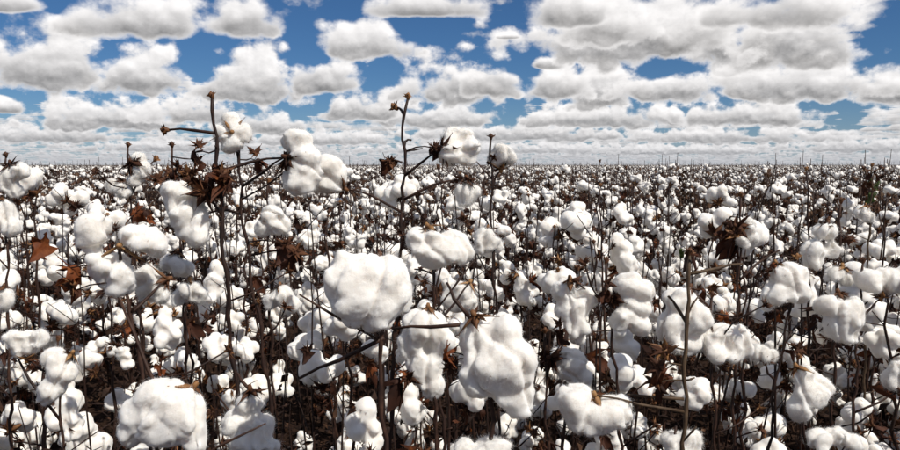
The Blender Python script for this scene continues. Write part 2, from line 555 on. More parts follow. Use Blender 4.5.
def bud_mb(seed):
    rng = random.Random(seed)
    mb = MB()
    mb.tube([(0, 0, -0.004), (0, 0, 0.002), (0.001, 0, 0.006), (0, 0.001, 0.009)], [0.0018, 0.0042, 0.0038, 0.001], 6, 0)
    for k in range(4):
        bract(mb, 1.6 * k + rng.uniform(-.3, .3), rng, 0.010, 0, 0.9)
    return mb
BUDS = [bud_mb(s).build('dried_bud', [M_BUR]) for s in range(3)]

def globe_lobes(rng, R=0.040, droop=0.0):
    """locks of an opened boll around +Z, base at the origin"""
    n = rng.choice((4, 4, 5))
    a0 = rng.uniform(0, 6)
    out = [((0, 0, R * 0.75), (R * 0.42, R * 0.42, R * 0.45))]
    for k in range(n):
        a = a0 + 2 * math.pi * k / n + rng.uniform(-.15, .15)
        rr, zz, s = R * rng.uniform(0.52, 0.74), R * rng.uniform(0.75, 1.25), R * rng.uniform(0.46, 0.58)
        out.append(((rr * math.cos(a), rr * math.sin(a), zz), (s, s, s * rng.uniform(0.95, 1.25))))
        if rng.random() < 0.4:
            q = rng.uniform(0.9, 1.25)
            out.append(((rr * q * math.cos(a + .2), rr * q * math.sin(a + .2), zz + R * rng.uniform(-.35, .4)), (s * 0.72,) * 3))
    return out

def droop_lobes(rng, R=0.038):
    """weathered boll: bur at the origin on top, lint strung out below it"""
    out = []
    x, y, z = 0.0, 0.0, -R * 0.5
    ang = rng.uniform(0, 6)
    for k in range(rng.randint(4, 6)):
        s = R * rng.uniform(0.46, 0.74)
        out.append(((x + rng.uniform(-.5, .5) * R, y + rng.uniform(-.5, .5) * R, z), (s, s, s * rng.uniform(0.9, 1.3))))
        out.append(((x + rng.uniform(-.7, .7) * R, y + rng.uniform(-.7, .7) * R, z + rng.uniform(-.3, .3) * R), (s * 0.75,) * 3))
        x += 0.28 * R * math.cos(ang) * rng.uniform(0.3, 1)
        y += 0.28 * R * math.sin(ang) * rng.uniform(0.3, 1)
        z -= R * rng.uniform(0.35, 0.6)
    return out

def lod_set(level):
    rng = random.Random(900 + level)
    vox, amp, mt = {1: (0.0040, 1.0, M_LINT), 2: (0.0065, 1.25, M_LINT_FAR)}[level]
    sets = {'globe': [], 'droop': []}
    for k in range(7):
        R = rng.uniform(0.034, 0.043)
        me = lump_mesh(globe_lobes(rng, R), vox, 10 + k + level * 40, 'boll', amp, 500 if level == 1 else 0, [mt])
        sets['globe'].append((me, R))
    for k in range(6):
        R = rng.uniform(0.032, 0.042)
        me = lump_mesh(droop_lobes(rng, R), vox, 30 + k + level * 40, 'boll', amp, 500 if level == 1 else 0, [mt])
        sets['droop'].append((me, R))
    return sets

LOD1 = lod_set(1)
LOD2 = lod_set(2)

def with_bur(me, R, down):
    """a mid-distance boll: lint and a simple husk in one mesh"""
    mb = MB()
    mb.v = [tuple(v.co) for v in me.vertices]
    mb.f = [tuple(p.vertices) for p in me.polygons]
    mb.m = [0] * len(mb.f)
    b = bur_mb(int(R * 1e5), 5, R * 0.95, 2, 0.7, 3)
    mb.merge(b, Matrix.Rotation(math.pi * 0.9, 4, 'X') if down else Matrix.Identity(4), {0: 1, 1: 2})
    return mb.build('boll', [M_LINT_FAR, M_BUR, M_BRACT])
LOD2B = {k: [(with_bur(me, R, k == 'droop'), R) for me, R in v] for k, v in LOD2.items()}

# ---------------------------------------------------------------- linking things and parts
def link(name, me, parent=None, mtx=None):
    o = bpy.data.objects.new(name, me)
    COL.objects.link(o)
    if parent is not None:
        o.parent = parent
    if mtx is not None:
        o.matrix_local = mtx
    return o

def thing(name, label, cat, loc, rz=0.0, group=None, sc=1.0):
    o = bpy.data.objects.new(name, None)
    COL.objects.link(o)
    o.empty_display_size = 0.05
    o.location = loc
    o.rotation_euler = (0, 0, rz)
    o.scale = (sc, sc, sc)
    o['label'] = label
    o['category'] = cat
    if group:
        o['group'] = group
    return o

def frame(pos, axis, spin=0.0, s=1.0):
    q = Vector(axis).to_track_quat('Z', 'Y')
    return Matrix.Translation(pos) @ q.to_matrix().to_4x4() @ Matrix.Rotation(spin, 4, 'Z') @ Matrix.Scale(s, 4)

# ---------------------------------------------------------------- a plant as a blueprint
def plant_plan(seed, height, lod):
    """returns stem points, radii and lists of branches, bolls, leaves (plant base at the origin)"""
    rng = random.Random(seed)
    lean = Vector((rng.gauss(0, .05), rng.gauss(0, .05), 0))
    pts, rad, z, i = [Vector((0, 0, -0.03))], [0.006], 0.0, 0
    node = 0.062
    bare = rng.choice((0.05, 0.14, 0.24)) if lod < 3 else rng.choice((0.05, 0.14))
    while z < height:
        z += node * rng.uniform(0.8, 1.25)
        f = z / height
        zig = 0.005 * (-1) ** i
        pts.append(Vector((lean.x * z + zig + rng.uniform(-.003, .003), lean.y * z + zig * 0.5 + rng.uniform(-.003, .003), z)))
        rad.append(0.0055 * (1 - f) + 0.0017)
        i += 1
    branches, bolls, leaves = [], [], []
    az = rng.uniform(0, 6)
    for k in range(2, len(pts) - 1):
        zf = pts[k].z / height
        if pts[k].z < 0.16 or pts[k].z > height - bare:
            continue
        az += 2.4 + rng.uniform(-.4, .4)
        L = rng.uniform(0.05, 0.23) * (1.15 - 0.6 * zf)
        el = rng.uniform(0.25, 0.85)
        p = pts[k].copy()
        d = Vector((math.cos(az) * math.cos(el), math.sin(az) * math.cos(el), math.sin(el)))
        bp, br = [p.copy()], [rad[k] * 0.55]
        nseg = 2 if L < 0.1 else 3
        side = Vector((-math.sin(az), math.cos(az), 0))
        for s in range(nseg):
            d2 = (d + side * (0.28 * (-1) ** s) + Vector((0, 0, rng.uniform(-.25, .15)))).normalized()
            p = p + d2 * (L / nseg)
            bp.append(p.copy())
            br.append(max(0.0011, rad[k] * 0.5 * (1 - (s + 1) / (nseg + 1))))
            if s < nseg - 1 and rng.random() < 0.20:
                bolls.append((p + side * 0.012 * (-1) ** s, (side * (-1) ** s + Vector((0, 0, .5))).normalized(), rng.random()))
            elif rng.random() < 0.55:
                leaves.append((p.copy(), rng.uniform(0, 6.3), rng.uniform(0.4, 1.5)))
        branches.append((bp, br))
        if rng.random() < 0.55:      # a bare, broken twig
            a2, e2, l2 = rng.uniform(0, 6.3), rng.uniform(-.2, 1.1), rng.uniform(0.06, 0.17)
            q0 = pts[k] + Vector((0, 0, rng.uniform(-.03, .03)))
            dq = Vector((math.cos(a2) * math.cos(e2), math.sin(a2) * math.cos(e2), math.sin(e2))) * l2
            branches.append(([q0, q0 + dq * .5 + Vector((0, 0, rng.uniform(-.01, .01))), q0 + dq], [0.0016, 0.0013, 0.0009]))
            if rng.random() < 0.5:
                leaves.append((q0 + dq, a2, rng.uniform(0.5, 1.6)))
        if rng.random() < {1: 0.70, 2: 0.55, 3: 0.68}[lod]:
            ax = (d + Vector((rng.uniform(-.6, .6), rng.uniform(-.6, .6), rng.uniform(-.3, .6)))).normalized()
            bolls.append((p.copy(), ax, rng.random()))
        if rng.random() < 0.8:
            leaves.append((p + Vector((0, 0, -.005)), rng.uniform(0, 6.3), rng.uniform(0.5, 1.6)))
    if rng.random() < 0.5:
        bolls.append((pts[-1 - (bare > 0.1)].copy(), Vector((rng.uniform(-.5, .5), rng.uniform(-.5, .5), 1)).normalized(), rng.random()))
    return pts, rad, branches, bolls, leaves, rng

def leaf_matrix(p, yaw, tilt, s):
    return Matrix.Translation(p) @ Matrix.Rotation(yaw, 4, 'Z') @ Matrix.Rotation(tilt, 4, 'Y') @ Matrix.Scale(s, 4)

def make_plan_near(seed, height):
    pts, rad, branches, bolls, leaves, rng = plant_plan(seed, height, 1)
    parts = []
    mb = MB(); mb.tube(pts, rad, 7)
    parts.append(('stem', mb.build('stem', [M_STEM]), None, None))
    for bp, br in branches:
        mb = MB(); mb.tube(bp, br, 5)
        parts.append(('branch', mb.build('branch', [M_STEM]), None, None))
    parts.append(('dried_bud', rng.choice(BUDS), frame(pts[-1], (rng.uniform(-.4, .4), .2, 1)), None))
    for p, ax, r in bolls:
        if r < 0.62:
            me, R = rng.choice(LOD1['globe'])
            s = rng.uniform(0.85, 1.22)
            parts.append(('boll', me, frame(p, ax, rng.uniform(0, 6), s), (rng.choice(BURS if r < .5 else BURS_DARK), Matrix.Identity(4))))
        else:
            me, R = rng.choice(LOD1['droop'])
            s = rng.uniform(0.85, 1.2)
            parts.append(('boll', me, Matrix.Translation(p) @ Matrix.Rotation(rng.uniform(0, 6), 4, 'Z') @ Matrix.Scale(s, 4),
                          (rng.choice(BURS), frame((0, 0, 0), (rng.uniform(-.5, .5), rng.uniform(-.5, .5), -1)))))
    for p, yaw, tilt in leaves:
        kind = rng.random()
        me = rng.choice(RUSTS) if kind > 0.93 else rng.choice(LEAVES)
        if kind < 0.5:
            parts.append(('empty_bur', rng.choice(EMPTY), frame(p, (math.cos(yaw), math.sin(yaw), rng.uniform(-.6, .8)), 0, rng.uniform(0.8, 1.2)), None))
        else:
            parts.append(('dry_leaf', me, leaf_matrix(p, yaw, tilt, rng.uniform(0.7, 1.25)), None))
    return parts

def make_plan_mid(seed, height):
    pts, rad, branches, bolls, leaves, rng = plant_plan(seed, height, 2)
    parts = []
    mb = MB(); mb.tube(pts[::2] + [pts[-1]], rad[::2] + [rad[-1]], 5)
    for bp, br in branches:
        mb.tube([bp[0], bp[-1]], [br[0], br[-1]], 4)
    parts.append(('stem', mb.build('stem', [M_STEM]), None, None))
    for p, ax, r in bolls:
        if r < 0.62:
            me, R = rng.choice(LOD2B['globe'])
            parts.append(('boll', me, frame(p, ax, rng.uniform(0, 6), rng.uniform(0.78, 1.15)), None))
        else:
            me, R = rng.choice(LOD2B['droop'])
            parts.append(('boll', me, Matrix.Translation(p) @ Matrix.Rotation(rng.uniform(0, 6), 4, 'Z') @ Matrix.Scale(rng.uniform(0.78, 1.12), 4), None))
    for j, (p, yaw, tilt) in enumerate(leaves):
        if j % 3 == 2:
            continue
        parts.append(('dry_leaf', rng.choice(LEAVES if rng.random() > 0.04 else RUSTS), leaf_matrix(p, yaw, tilt, rng.uniform(0.8, 1.4)), None))
    return parts

def instantiate(parts, root):
    for name, me, mtx, sub in parts:
        o = bpy.data.objects.new(name, me)
        COL.objects.link(o)
        o.parent = root
        if mtx is not None:
            o.matrix_local = mtx
        if sub is not None:
            b = bpy.data.objects.new('bur', sub[0])
            COL.objects.link(b)
            b.parent = o
            b.matrix_local = sub[1]

# ---------------------------------------------------------------- the soil
def make_soil_sheet():
    rr = [0.0] + [0.25 * 1.115 ** k for k in range(95)]
    rr = [r for r in rr if r < 7000] + [7000]
    nseg = 120
    vs, fs = [(0, 0, 0)], []
    for r in rr[1:]:
        for k in range(nseg):
            a = 2 * math.pi * k / nseg
            x, y = r * math.sin(a), r * math.cos(a)
            z = 0.0
            if r < 40:
                z = 0.035 * mnoise.noise(Vector((x * 1.3, y * 1.3, 0))) + 0.02 * mnoise.noise(Vector((x * 5, y * 5, 2))) - 0.02
            vs.append((x, y, z))
    for k in range(nseg):
        fs.append((0, 1 + (k + 1) % nseg, 1 + k))
    for j in range(len(rr) - 2):
        for k in range(nseg):
            a, b = 1 + j * nseg + k, 1 + j * nseg + (k + 1) % nseg
            fs.append((a, b, b + nseg, a + nseg))
    mb = MB(); mb.add(vs, fs)
    o = link('ground', mb.build('ground', [M_SOIL]))
    o['kind'] = 'structure'
    o['label'] = 'red brown soil between the cotton plants'
    return o
make_soil_sheet()

# ---------------------------------------------------------------- the front plants, each at its own distance
CP, SP = math.cos(PITCH), math.sin(PITCH)
def P(px, py, depth):
    xr, yu = (px - 450) / FPX, (225 - py) / FPX
    return Vector((xr * depth, (CP + yu * SP) * depth, HC + (-SP + yu * CP) * depth))

hero_count = 0
FRONT = []
def hero(label, depth, stem, r=0.0032, material=None, bolls=(), leaves=(), sticks=(), bud=True):
    """stem: picture points from tip to foot; bolls: (lobes, bur point, style, depth shift)"""
    global hero_count
    hero_count += 1
    rng = random.Random(hero_count * 17)
    mt = material or M_STEM
    pts = [P(x, y, depth) for x, y in stem]
    a, b = pts[-2], pts[-1]
    if b.z > 0:
        d = (b - a).normalized()
        d = (d + Vector((0, 0, -1.2))).normalized()
        foot = b + d * (b.z / -d.z)
        pts.append((b + foot) / 2 + Vector((rng.uniform(-.01, .01), rng.uniform(-.01, .01), 0)))
        pts.append(foot + Vector((0, 0, -0.03)))
    foot = Vector((pts[-1].x, pts[-1].y, 0))
    fine = []
    for i in range(len(pts) - 1):
        L = (pts[i + 1] - pts[i]).length
        n = max(1, int(L / 0.018))
        for k in range(n):
            q = pts[i].lerp(pts[i + 1], k / n)
            if k:
                q = q + Vector((0.0020 * (1 if (k // 3) % 2 else -1) + rng.uniform(-.0008, .0008), rng.uniform(-.0015, .0015), 0))
            fine.append(q)
    fine.append(pts[-1])
    root = thing('cotton_plant', label, 'cotton plant', foot, 0.0, 'cotton plants at the very front')
    FRONT.append((stem[0][0], depth))
    n = len(fine)
    mb = MB(); mb.tube([q - foot for q in fine], [r * (0.60 + 0.75 * i / n) * (1.42 if i % 3 == 1 else 1.0) * rng.uniform(0.92, 1.1) for i in range(n)], 8)
    link('stem', mb.build('stem', [mt]), root)
    if bud:
        link('dried_bud', BUDS[hero_count % 3], root, frame(fine[0] - foot, (rng.uniform(-.3, .3), 0, 1), 0, 0.9))

    def stem_at(z):
        return min(fine, key=lambda q: abs(q.z - z))

    def branch(src, dst, r0=0.0022, r1=0.0013):
        mid = src.lerp(dst, 0.5) + Vector((rng.uniform(-.006, .006), rng.uniform(-.006, .006), rng.uniform(-.004, .008)))
        m2 = MB(); m2.tube([src - foot, src.lerp(mid, .6) - foot, mid - foot, mid.lerp(dst, .5) - foot + Vector((0, 0, .002)), dst - foot], [r0, r0 * .95, (r0 + r1) / 2 * 1.15, r1, r1], 6)
        return link('branch', m2.build('branch', [mt]), root)

    j = 4
    while j < n - 1 and fine[j].z > 0.3:      # short broken side twigs
        a_, e_, l_ = rng.uniform(0, 6.28), rng.uniform(0.1, 1.0), rng.choice((0.015, 0.03, 0.06, 0.11))
        dq = Vector((math.cos(a_) * math.cos(e_), 0.6 * math.sin(a_) * math.cos(e_), math.sin(e_))) * l_
        q0 = fine[j] - foot
        kk = Vector((rng.uniform(-1, 1), 0, rng.uniform(-1, 1))) * l_ * 0.09
        m3 = MB(); m3.tube([q0, q0 + dq * .45 + kk, q0 + dq * .55 + kk, q0 + dq], [0.0016, 0.0012, 0.0017, 0.0009], 5)
        link('twig', m3.build('twig', [mt]), root)
        if l_ > 0.05 and rng.random() < 0.6:
            link('empty_bur', rng.choice(EMPTY), root, frame(q0 + dq, dq, 0, 0.7))
        j += rng.randint(3, 7)
    for k, spec in enumerate(bolls):
        lobes, bur = spec[0], spec[1]
        style = spec[2] if len(spec) > 2 else 'tan'
        dd = spec[3] if len(spec) > 3 else 0.0
        dep = depth + dd
        px = dep / FPX
        bd = -0.020 if style.startswith('face') else (-0.012 if 'side' in style else 0.0)
        bp = P(bur[0], bur[1], dep + bd)
        ll = []
        cen = Vector((0, 0, 0))
        cen0 = sum((P(lo[0], lo[1], dep) for lo in lobes), Vector((0, 0, 0)))
        for lo in lobes:
            c = P(lo[0], lo[1], dep + rng.uniform(-.006, .006))
            rr = (lo[2] * px, (lo[2] + lo[3]) * 0.5 * px, lo[3] * px)
            ll.append((c - bp, rr))
            cen += c / len(lobes)
            # small locks roughen the outline
            for q in range(3 if lo[2] > 17 else 4):
                an, fr = rng.uniform(0, 6.28), rng.uniform(0.45, 0.66)
                ll.append((c - bp + Vector((rr[0] * fr * math.cos(an), rr[1] * rng.uniform(-.8, .2), rr[2] * fr * math.sin(an))), tuple(v * rng.uniform(0.36, 0.50) for v in rr)))
        size = max(max(l[1]) for l in ll)
        o = link('boll', lump_mesh(ll, 0.0030, 60 + hero_count * 5 + k, 'boll', 1.0, 6000, [M_LINT], (tuple(cen0 / len(lobes) - bp), 4 + hero_count % 2, 0.0056)), root, Matrix.Translation(bp - foot))
        ax = (cen - bp)
        if style.startswith('face'):
            ax = ax + Vector((0, 0.02, 0))
        bm_ = {'d': BURS_DARK, 't': BURS_HERO, 'f': BURS_TAN}[style[0]]
        link('bur', bm_[(hero_count + k + 1) % len(bm_)], o, frame((0, 0, 0), ax, rng.uniform(0, 6), 1.0 if style[0] != 'f' else 0.95))
        src = stem_at(bp.z - 0.035)
        if (src - bp).length > 0.012:
            branch(src, bp)
    for (x, y, kind, s) in leaves:
        p = P(x, y, depth + rng.uniform(-.02, .02))
        me = {'r': RUSTS, 'b': LEAVES, 'g': GREENS}[kind]
        link('dry_leaf' if kind != 'g' else 'leaf', rng.choice(me), root, leaf_matrix(p - foot, rng.uniform(0, 6), rng.uniform(0.3, 1.3), s * (0.75 if kind == 'b' else 0.8)))
        if kind == 'b':
            q = p - foot + Vector((rng.uniform(-.012, .012), -0.008, rng.uniform(-.008, .012)))
            link('empty_bur', rng.choice(EMPTY), root, frame(q, (rng.uniform(-1, 1), -.5, rng.uniform(-.7, .8)), 0, s * 0.8))
        src = stem_at(p.z)
        if (src - p).length > 0.02:
            branch(src, p, 0.0012, 0.0008)
    for (x0, y0, x1, y1, knob) in sticks:
        b_ = branch(P(x0, y0, depth), P(x1, y1, depth + 0.02), 0.0024, 0.0016)
        if knob:
            link('dried_bud', BUDS[1], root, frame(P(x1, y1, depth + 0.02) - foot, P(x1, y1, depth) - P(x0, y0, depth), 0, 1.1))
    return root

hero('tall bare-tipped dark stem with a horizontal knobbed side twig, at left', 1.0,
     [(212, 97), (217, 150), (222, 230), (230, 330), (240, 430)], 0.0034, None,
     [([(182, 198, 19, 18), (190, 220, 20, 20), (172, 192, 12, 12), (198, 235, 13, 12), (180, 212, 14, 14)], (205, 192), 'dark side')],
     [(222, 170, 'b', 1.2), (214, 176, 'b', 1.1), (228, 178, 'b', 1.0), (203, 182, 'b', 1.0), (195, 152, 'b', .8)], [(214, 133, 167, 130, True), (218, 172, 283, 158, False)])
hero('slim dark stem topped by a small round boll with a tan star husk facing forward', 1.05,
     [(239, 146), (241, 200), (250, 270), (262, 340), (272, 420)], 0.0028, None,
     [([(230, 121, 9, 8), (225, 134, 12, 12), (241, 134, 11, 13), (232, 143, 13, 9)], (232, 132), 'face'),
      ([(297, 140, 17, 13), (307, 160, 16, 17), (300, 178, 16, 16), (311, 174, 13, 14), (304, 187, 14, 9)], (285, 157), 'dark side', -.05)],
     [(255, 160, 'b', .9), (290, 252, 'b', 1.1), (282, 245, 'b', 1.0)], [(242, 214, 206, 214, False)], False)
hero('tallest forked dark stem near the centre, its side branches carrying paired bolls', 1.05,
     [(408, 98), (404, 115), (403, 200), (399, 260), (394, 360), (390, 440)], 0.0030, None,
     [([(326, 166, 15, 13), (332, 178, 15, 15), (320, 180, 14, 13), (330, 187, 14, 8)], (345, 189), 'tan'),
      ([(452, 136, 11, 12), (466, 136, 11, 9), (472, 147, 12, 11), (451, 152, 13, 13), (467, 158, 12, 9)], (441, 150), 'dark side'),
      ([(467, 191, 12, 12), (466, 200, 11, 9)], (466, 179), 'dark')],
     [(385, 160, 'b', .9), (434, 148, 'b', .8)], [(404, 115, 396, 108, True), (404, 148, 411, 140, False)])
hero('thin upright stem with a dark bud tip beside a small four-lobed boll on the horizon', 1.25,
     [(491, 138), (491, 200), (493, 260), (497, 330), (500, 430)], 0.0026, None,
     [([(502, 150, 10, 7), (496, 157, 8, 9), (508, 158, 9, 9), (502, 163, 9, 7)], (501, 170), 'tan'),
      ([(485, 238, 12, 12), (494, 243, 9, 9), (482, 248, 10, 8)], (488, 228), 'tan')],
     [(490, 160, 'b', .6)])
hero('front plant carrying the big round smooth boll just left of centre', 0.76,
     [(380, 264), (383, 322), (381, 380), (386, 458)], 0.0033, None,
     [([(350, 284, 26, 34), (387, 284, 26, 34), (368, 272, 28, 23), (368, 302, 37, 29), (337, 289, 14, 27), (400, 291, 14, 27), (372, 318, 22, 14)], (379, 257), 'tan')],
     [(345, 252, 'b', .8)], [(384, 338, 300, 378, False)], False)
hero('front plant with the largest egg-shaped boll hanging from a golden brown husk, centre bottom', 0.78,
     [(478, 316), (488, 360), (494, 420), (492, 470)], 0.0036, None,
     [([(480, 338, 21, 24), (504, 334, 21, 24), (490, 368, 31, 30), (507, 364, 29, 34), (480, 380, 23, 20), (514, 394, 22, 20), (520, 408, 16, 11)], (474, 315), 'tan side'),
      ([(470, 449, 18, 11), (490, 448, 22, 12), (483, 455, 28, 14)], (484, 470), 'tan')],
     [(447, 352, 'r', .8), (452, 362, 'b', .7)], [(472, 324, 392, 329, False), (470, 318, 447, 283, False)], False)
hero('plant with a long ragged boll half hidden behind the egg-shaped boll', 0.98,
     [(428, 306), (430, 360), (436, 420), (440, 470)], 0.0030, None,
     [([(424, 328, 23, 20), (440, 345, 15, 19), (413, 343, 16, 17), (425, 364, 19, 23), (432, 385, 12, 15)], (428, 307), 'tan')],
     [(405, 372, 'r', .9), (400, 378, 'b', 1.0)], [], False)
hero('plant with a wide flattened boll above and right of the big round boll', 1.0,
     [(428, 224), (434, 300), (440, 380), (445, 470)], 0.0028, None,
     [([(424, 240, 19, 13), (450, 245, 19, 16), (437, 251, 26, 16), (464, 254, 9, 12)], (428, 226), 'tan'),
      ([(462, 292, 14, 12), (455, 300, 13, 13), (470, 302, 10, 11)], (470, 282), 'tan', .15)],
     [(402, 236, 'b', .8)], [], False)
hero('plant at left with one boll of three big lobes split round a tan husk', 0.86,
     [(119, 246), (128, 300), (140, 360), (150, 400), (158, 470)], 0.0030, None,
     [([(95, 230, 19, 18), (90, 241, 14, 13), (103, 222, 12, 11)] + [(143, 240, 21, 15), (155, 246, 14, 13), (130, 234, 12, 11)] + [(112, 268, 21, 19), (118, 284, 18, 14), (105, 262, 14, 14), (126, 275, 13, 16)], (119, 246), 'face'),
      ([(150, 287, 16, 16), (145, 275, 12, 10), (160, 294, 12, 12)], (168, 279), 'tan', .06)],
     [(70, 268, 'r', 1.1), (64, 278, 'r', .8), (76, 290, 'b', .9), (137, 213, 'r', .8)], [], False)
hero('front plant with the big lumpy boll cut by the bottom edge at left', 0.80,
     [(184, 392), (182, 430), (182, 470)], 0.0030, None,
     [([(160, 400, 28, 22), (185, 410, 20, 26), (140, 414, 20, 20), (165, 425, 33, 20), (195, 435, 11, 19), (175, 391, 17, 12), (131, 430, 13, 17)], (194, 386), 'tan')],
     [], [(183, 440, 120, 300, False)], False)
hero('plant with a shaggy torn boll at the bottom edge right of the lumpy boll', 0.92,
     [(251, 388), (254, 430), (256, 470)], 0.0030, None,
     [([(250, 403, 14, 12), (238, 425, 16, 15), (260, 429, 15, 15), (248, 442, 20, 13), (272, 446, 9, 8)], (250, 389), 'tan')],
     [], [(252, 392, 236, 372, False)], False)
hero('olive brown stemmed plant with withered top and long twig to a split boll', 0.92,
     [(690, 254), (689, 300), (686, 350), (683, 458)], 0.0033, M_STEM_TAN,
     [([(579, 404, 22, 22), (605, 414, 24, 20), (590, 424, 24, 11), (622, 411, 11, 15), (570, 395, 13, 13)], (594, 395), 'tan side')],
     [(691, 251, 'b', .65), (697, 254, 'b', .5), (683, 252, 'g', .5), (655, 352, 'b', 1.3), (656, 372, 'b', 1.2), (657, 385, 'b', 1.0)],
     [(690, 274, 742, 264, False), (684, 399, 612, 396, False), (688, 325, 668, 296, False)], True)
hero('plant with a tall pale boll behind the olive stem and a five-lobed boll beside it', 1.10,
     [(712, 296), (712, 360), (716, 460)], 0.0028, None,
     [([(680, 300, 18, 14), (690, 320, 20, 20), (670, 325, 14, 19), (685, 342, 20, 14)], (690, 287), 'tan'),
      ([(708, 340, 13, 14), (722, 334, 13, 13), (737, 338, 13, 14), (715, 352, 13, 11), (733, 353, 13, 10), (747, 350, 6, 9)], (722, 364), 'tan')],
     [(705, 290, 'b', .9), (702, 300, 'r', .6)])
hero('plant with two stacked bolls and a twisted drooping boll right of centre', 1.05,
     [(606, 262), (612, 330), (622, 460)], 0.0026, None,
     [([(628, 285, 17, 13), (641, 290, 13, 12), (632, 310, 19, 15), (620, 320, 12, 12), (640, 325, 13, 13)], (612, 297), 'dark'),
      ([(563, 290, 13, 12), (585, 298, 14, 12), (572, 310, 17, 14), (575, 325, 13, 13), (578, 338, 8, 9)], (570, 279), 'tan side')],
     [(608, 290, 'b', .8), (560, 330, 'b', .8)])
hero('plant with a boll gripped by a dark shaggy husk beside the egg-shaped boll', 1.12,
     [(545, 332), (546, 400), (548, 470)], 0.0026, None,
     [([(570, 365, 17, 17), (580, 378, 12, 13), (562, 355, 12, 10)], (550, 358), 'dark side')],
     [(544, 356, 'b', .9), (548, 362, 'b', .8)])
hero('plant with a slanting dark stem under a ragged boll at right', 1.15,
     [(797, 258), (790, 310), (775, 380), (768, 460)], 0.0026, None,
     [([(785, 275, 18, 13), (795, 290, 15, 15), (775, 295, 13, 13), (800, 278, 10, 12), (769, 304, 9, 9)], (776, 263), 'tan'),
      ([(760, 352, 11, 9), (770, 356, 9, 8)], (765, 362), 'tan')],
     [(772, 263, 'r', .8), (770, 272, 'b', .9)])
hero('plant at the right edge with twin bolls and a drooping boll below', 1.15,
     [(863, 262), (858, 330), (852, 460)], 0.0026, None,
     [([(868, 280, 14, 13), (888, 280, 15, 15), (904, 278, 10, 14)], (881, 298), 'tan'),
      ([(830, 305, 15, 13), (850, 312, 15, 17), (835, 325, 17, 15), (845, 335, 13, 9)], (838, 292), 'tan'),
      ([(893, 380, 10, 12), (900, 370, 10, 10)], (899, 392), 'tan')],
     [(822, 318, 'b', .9)])
hero('plant near the bottom right corner with a tapered hanging boll and a low cluster', 1.10,
     [(798, 358), (803, 410), (806, 470)], 0.0028, None,
     [([(803, 375, 13, 12), (812, 394, 17, 17), (800, 410, 12, 13), (822, 385, 10, 10)], (796, 366), 'tan'),
      ([(818, 440, 13, 11), (838, 437, 13, 10), (852, 442, 11, 10)], (836, 455), 'tan')],
     [(790, 350, 'b', 1.0)])
hero('plant with a low round boll at the bottom edge under the olive stem', 1.0,
     [(676, 426), (674, 445), (672, 470)], 0.0026, None,
     [([(672, 441, 15, 12), (690, 439, 14, 12), (682, 450, 19, 12)], (680, 462), 'tan')], [], [], False)
hero('plant at lower left with a ragged slanting boll and a knobbly cluster', 1.2,
     [(58, 340), (60, 400), (64, 460)], 0.0026, None,
     [([(55, 358, 14, 12), (62, 372, 15, 13), (52, 388, 15, 14), (46, 398, 8, 8)], (72, 353), 'tan'),
      ([(15, 340, 10, 11), (28, 338, 9, 10), (40, 338, 9, 10), (30, 348, 11, 8), (20, 350, 10, 7)], (27, 360), 'tan')],
     [], [(60, 420, 8, 342, False)])
hero('plant with a plump boll between the two tall left stems and the centre', 1.3,
     [(268, 182), (270, 300), (275, 460)], 0.0026, None,
     [([(272, 214, 12, 10), (280, 225, 11, 12), (265, 228, 10, 10)], (262, 215), 'tan'),
      ([(283, 295, 11, 10), (272, 300, 10, 9), (290, 306, 10, 9)], (280, 285), 'tan')],
     [(293, 250, 'b', 1.0), (284, 254, 'b', 1.2), (300, 256, 'b', .9)])
hero('plant left of the tall stems with a narrow upright boll against the horizon', 1.35,
     [(128, 146), (131, 200), (140, 300), (150, 460)], 0.0026, None,
     [([(140, 158, 8, 8), (143, 171, 9, 11), (135, 180, 8, 7)], (131, 161), 'dark side'),
      ([(122, 190, 9, 8), (114, 186, 8, 8)], (125, 182), 'tan')],
     [(138, 212, 'r', 1.0), (146, 210, 'b', 1.1), (150, 216, 'r', .7), (172, 175, 'b', 1.1), (180, 182, 'b', 1.0)], [(131, 195, 155, 160, True)])
hero('plant at right with a split hanging boll below bare dark twigs', 1.2,
     [(841, 202), (838, 270), (830, 460)], 0.0026, None,
     [([(825, 232, 12, 9), (812, 254, 12, 16), (832, 250, 9, 10)], (828, 223), 'tan'),
      ([(836, 274, 10, 9), (845, 280, 8, 8)], (842, 266), 'tan')], [(848, 236, 'b', .8)])
hero('plant with a boll wrapped in a red brown withered leaf right of centre', 1.25,
     [(741, 196), (740, 260), (735, 330), (733, 460)], 0.0026, None,
     [([(748, 226, 8, 10), (743, 240, 10, 9), (752, 238, 7, 9)], (736, 226), 'dark side')],
     [(736, 226, 'r', .9), (732, 232, 'b', 1.3), (738, 236, 'b', 1.2), (728, 222, 'b', 1.0)], [(740, 280, 780, 250, False)])
hero('plant at the left edge with bolls stacked up to the horizon', 1.3,
     [(6, 156), (8, 300), (12, 470)], 0.0026, None,
     [([(8, 178, 11, 14), (20, 172, 9, 9), (14, 190, 10, 10)], (10, 163), 'dark'),
      ([(6, 212, 12, 13), (-4, 222, 10, 12), (12, 226, 9, 10)], (2, 198), 'tan'),
      ([(4, 300, 10, 12), (-4, 296, 9, 9)], (4, 286), 'tan')],
     [(40, 240, 'r', 1.3), (38, 248, 'r', 1.0), (24, 196, 'b', 1.0)])
